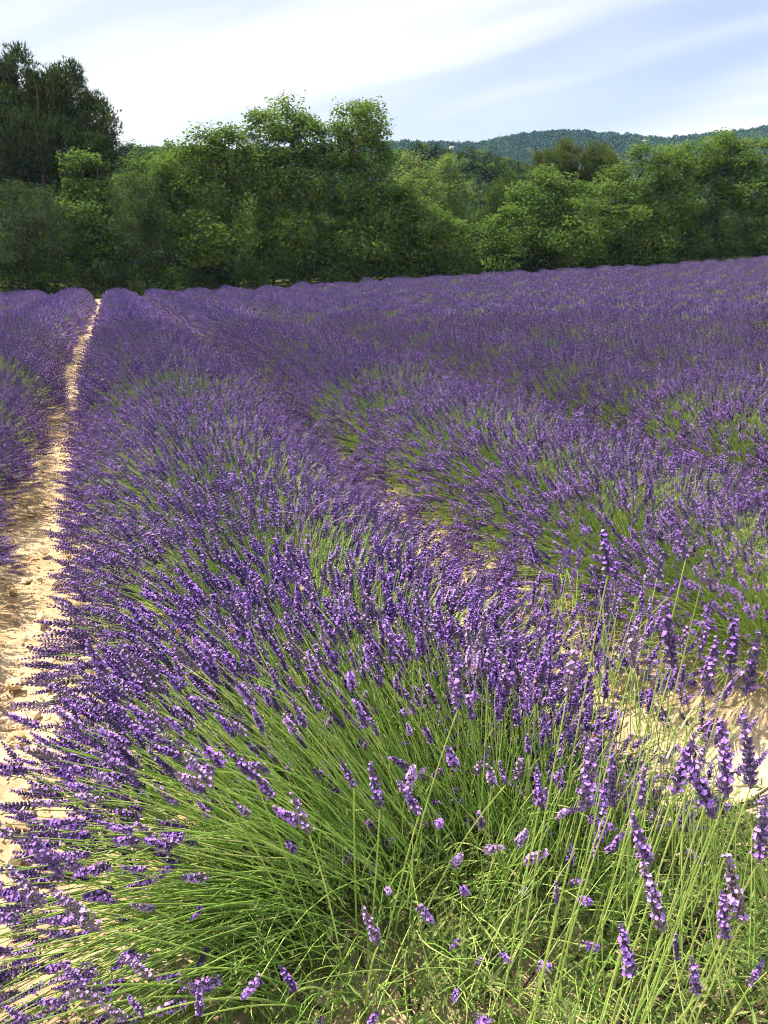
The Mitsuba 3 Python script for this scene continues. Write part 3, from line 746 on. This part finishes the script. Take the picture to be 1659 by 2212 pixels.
ROCKS = [mikit.ply(rock_mesh(s, f), 'rock', smooth=20) for s, f in ((1, .5), (2, .62), (3, .45), (4, .7), (5, .4))]
rng = np.random.default_rng(77)
big = [(70, 1107, .055, 'flat pale stone on the path where the left row opens'), (95, 1190, .05, 'rounded pale stone at the left foot of the centre row'), (27, 1480, .05, 'flat whitish stone on the left path near the frame edge'),
       (40, 1772, .06, 'large pale stone on the dirt beside the nearest bush'), (180, 1580, .04, 'small stone half under the left flowers of the nearest bush'), (92, 1335, .04, 'whitish stone between leaning flower spikes on the path'),
       (40, 1850, .05, 'broad low stone on the dirt left of the nearest bush'), (20, 1650, .045, 'thin slab of pale stone on the sunny dirt'), (70, 1545, .035, 'small whitish stone on the sunny dirt'),
       (140, 905, .05, 'pale stone far up the path beside the centre row'), (1470, 1440, .05, 'reddish stone in the sunny gap right of the centre row'), (1560, 1395, .045, 'pale stone under the right row in the sunny gap')]
for i, (px, py, s, lab) in enumerate(big):
    d = FWD + RGT * (px - CX) / FOC + UPV * (CY - py) / FOC
    g = EYE + d * (-EYE[2] / d[2])
    k = numbered('stone')
    scene[k] = {**ROCKS[i % 5], 'to_world': T().translate([g[0], g[1], float(rise(g[0], g[1])) + s * .12]).rotate([0, 0, 1], float(rng.uniform(0, 360))).rotate([1, 0, 0], float(rng.normal(0, 9))).scale(float(s))}
    tag(k, lab, 'stone')
gv = [rock_mesh(20 + s, f, 1) for s, f in ((1, .5), (2, .62), (3, .75), (4, .55))]
bag = Bag()
for q, m in enumerate(gv):
    n = 1100
    y = 1.2 + 15 * rng.random(n) ** 2.4
    lane = rng.random(n)
    x = np.where(lane < .48, rng.normal(-.43, .22, n), np.where(lane < .93, rng.normal(1.85, .40, n), rng.uniform(-.5, 1.9, n)))
    s = .006 * rng.pareto(2.0, n).clip(0, 4) + .006
    M = frames(np.tile([0, 0, 1.0], (n, 1)) + rng.normal(0, .15, (n, 3)), rng) * s[:, None, None]
    replicate(bag, np.array(m.vertices), np.array(m.faces), np.zeros((len(m.vertices), 2)), M, np.stack([x, y, rise(x, y) + s * .1], -1), rng.random(n))
scene['gravel'] = bag.ply('rock')
tag('gravel', 'small loose stones and clods strewn over the soil between the rows', 'gravel', kind='stuff')

# dry stalks, fallen leaves and spent flowers lying on the soil
lit = np.random.default_rng(91)
bag = Bag(); n = 2600
y = 1.0 + 9 * lit.random(n) ** 1.8
x = np.where(lit.random(n) < .45, lit.normal(-.45, .2, n), lit.normal(1.9, .42, n))
leaf_blades(bag, lit, np.stack([x, y, rise(x, y) + .022 + .012 * lit.random(n)], -1), unit(np.stack([lit.normal(0, 1, n), lit.normal(0, 1, n), lit.normal(0, .16, n)], -1)), lit.uniform(.015, .09, n), lit.uniform(.002, .0045, n))
scene['dry_litter'] = bag.ply('straw')
tag('dry_litter', 'dry stalks and leaf litter lying on the soil between the rows', 'litter', kind='stuff')

# grass strip before the trees
bag = Bag(); n = 16000
x = rng.uniform(-9, 44, n); y = rng.uniform(52.6, 57.0, n)
leaf_blades(bag, rng, np.stack([x, y, rise(x, y)], -1), unit(np.stack([rng.normal(0, .35, n), rng.normal(0, .35, n), np.ones(n)], -1)), rng.uniform(.2, .55, n), rng.uniform(.02, .045, n))
scene['grass_strip'] = bag.ply('grass_leaf')
tag('grass_strip', 'shaded strip of rough grass between the lavender and the trees', 'grass', kind='stuff')


def bee(label, P, heading, up, part_of):
    k = numbered('honeybee')
    h = unit(heading); u = unit(up - h * (up @ h)); s = np.cross(h, u)
    M = np.eye(4); M[:3, :3] = np.stack([h, s, u], 1) * 1.15; M[:3, 3] = P
    def ell(c, r, bs, part, n=2):
        m = trimesh.creation.icosphere(n); m.vertices = m.vertices * r + c
        scene[f'{k}__{part}'] = {**mikit.ply(m, bs, smooth=True), 'to_world': T(M)}
    ell([-.0052, 0, -.0002], [.0052, .0027, .0027], 'bee_stripe', 'abdomen')
    ell([.0012, 0, .0004], [.0028, .0025, .0025], 'bee_stripe', 'thorax')
    ell([.0046, 0, -.0002], [.0015, .0018, .0016], 'bee_dark', 'head')
    for q, sg in enumerate((-1, 1)):
        b = trimesh.Trimesh([[.0015, sg * .001, .0026], [-.003, sg * .0055, .0042], [-.009, sg * .005, .0045], [-.006, sg * .0015, .004]], [[0, 1, 2], [0, 2, 3]], process=False)
        scene[f'{k}__wing' + ('_001' if q else '')] = {**mikit.ply(b, 'wing'), 'to_world': T(M)}
    legs = Bag()
    for xx in (-.0015, .001, .003):
        for sg in (-1, 1):
            tubes(legs, np.array([[[xx, sg * .0015, -.001], [xx - .0006, sg * .004, -.0008], [xx - .0012, sg * .0048, -.0042]]]), np.array([[.0004, .0003, .0002]]), 4, np.zeros(1))
    scene[f'{k}__legs'] = {**legs.ply('bee_dark', True), 'to_world': T(M)}
    tag(k, label, 'bee', 'bees on the lavender')


for px, py, lab in [(1268, 1604, 'brown bee on top of the big upright spike in the right foreground'), (492, 1366, 'bee on purple spikes left of centre, upper of the two there'), (382, 1362, 'bee on the leftmost mass of spikes'),
                    (650, 1272, 'dark bee among the dense spikes above the middle'), (1027, 1436, 'dark bee on spikes at the edge of the green stems'), (1200, 1434, 'bee among spikes beside the sunny gap'), (1157, 1464, 'bee hanging on a spike left of the sunny gap')]:
    rel = (SPB + SPA * (SPS * .04)[:, None]) - EYE
    dep = rel @ FWD
    ex, ey = CX + FOC * (rel @ RGT) / dep - px, CY - FOC * (rel @ UPV) / dep - py
    j = int(np.argmin(ex ** 2 + ey ** 2 + dep * 200))
    tip = SPB[j] + SPA[j] * SPS[j] * (.066 if px == 1268 else .04)
    toeye = unit(EYE - tip)
    bee(lab, tip + toeye * .011 * SPS[j], unit(SPA[j] + np.random.default_rng(int(px)).normal(0, .3, 3)), toeye + [0, 0, .4], None)


def stalks(name, label, cat, pts, bsdf, r=.0013):
    k = numbered(name)
    for q, p in enumerate(pts):
        b = Bag(); p = np.array(p)
        t = np.linspace(0, 1, 9)[:, None]
        mid = p[len(p) // 2] if len(p) > 2 else (p[0] + p[-1]) / 2 + [0, 0, .03]
        c = (1 - t) ** 2 * p[0] + 2 * t * (1 - t) * mid + t ** 2 * p[-1]
        tubes(b, c[None], np.linspace(1.2, .35, 9)[None] * r, 4, np.zeros(1))
        scene[f'{k}__stalk' + (f'_{q:03d}' if q else '')] = b.ply(bsdf, True)
    tag(k, label, cat)


a = at_depth
stalks('wild_grass', 'pale thin grass stalks crossing above the centre row of lavender', 'grass', [[a(640, 1180, 2.9) - [0, 0, .1], a(645, 1090, 2.85), a(720, 1078, 2.8)], [a(655, 1190, 2.9) - [0, 0, .1], a(700, 1085, 2.85), a(590, 1108, 2.8)],
        [a(690, 1190, 2.9) - [0, 0, .1], a(670, 1100, 2.85), a(790, 1115, 2.8)], [a(680, 1200, 2.9), a(690, 1130, 2.9), a(655, 1125, 2.85)]], 'straw', .0014)
stalks('dry_stalk', 'dry pale stalk lying diagonally over the sunny soil at right', 'stalk', [[a(1440, 1640, 1.75), a(1470, 1570, 1.8), a(1520, 1490, 1.85)]], 'straw', .003)
# bright green weed in the right field
b = Bag(); foot = at(1182, 790, 8.4); foot[2] = .55; nw = 34
wr = np.random.default_rng(3)
leaf_blades(b, wr, foot + np.stack([wr.normal(0, .03, nw), wr.normal(0, .03, nw), wr.uniform(0, .22, nw)], -1), unit(np.stack([wr.normal(0, .4, nw), wr.normal(0, .4, nw), np.ones(nw)], -1)), wr.uniform(.06, .12, nw), wr.uniform(.02, .035, nw))
scene['leafy_weed'] = b.ply('weed'); tag('leafy_weed', 'bright green leafy weed sticking out of the purple rows at right', 'weed')


# ------------------------------------------------------------------ the air
scene['air'] = {'type': 'homogeneous', 'albedo': {'type': 'rgb', 'value': [.93, .95, .97]}, 'sigma_t': {'type': 'rgb', 'value': [.00005, .00009, .00017]}}
scene['haze'] = {'type': 'cube', 'to_world': T().translate([0, 0, 85.0]).scale([1500, 1500, 88]), 'bsdf': {'type': 'null'}, 'interior': {'type': 'ref', 'id': 'air'}}
tag('haze', 'thin blue haze over the distant hill', 'haze', kind='stuff')

used_groups = {d['shapegroup']['id'] for d in scene.values() if d.get('type') == 'instance'}
for k in [k for k, d in scene.items() if d.get('type') == 'shapegroup' and k not in used_groups]:
    del scene[k]
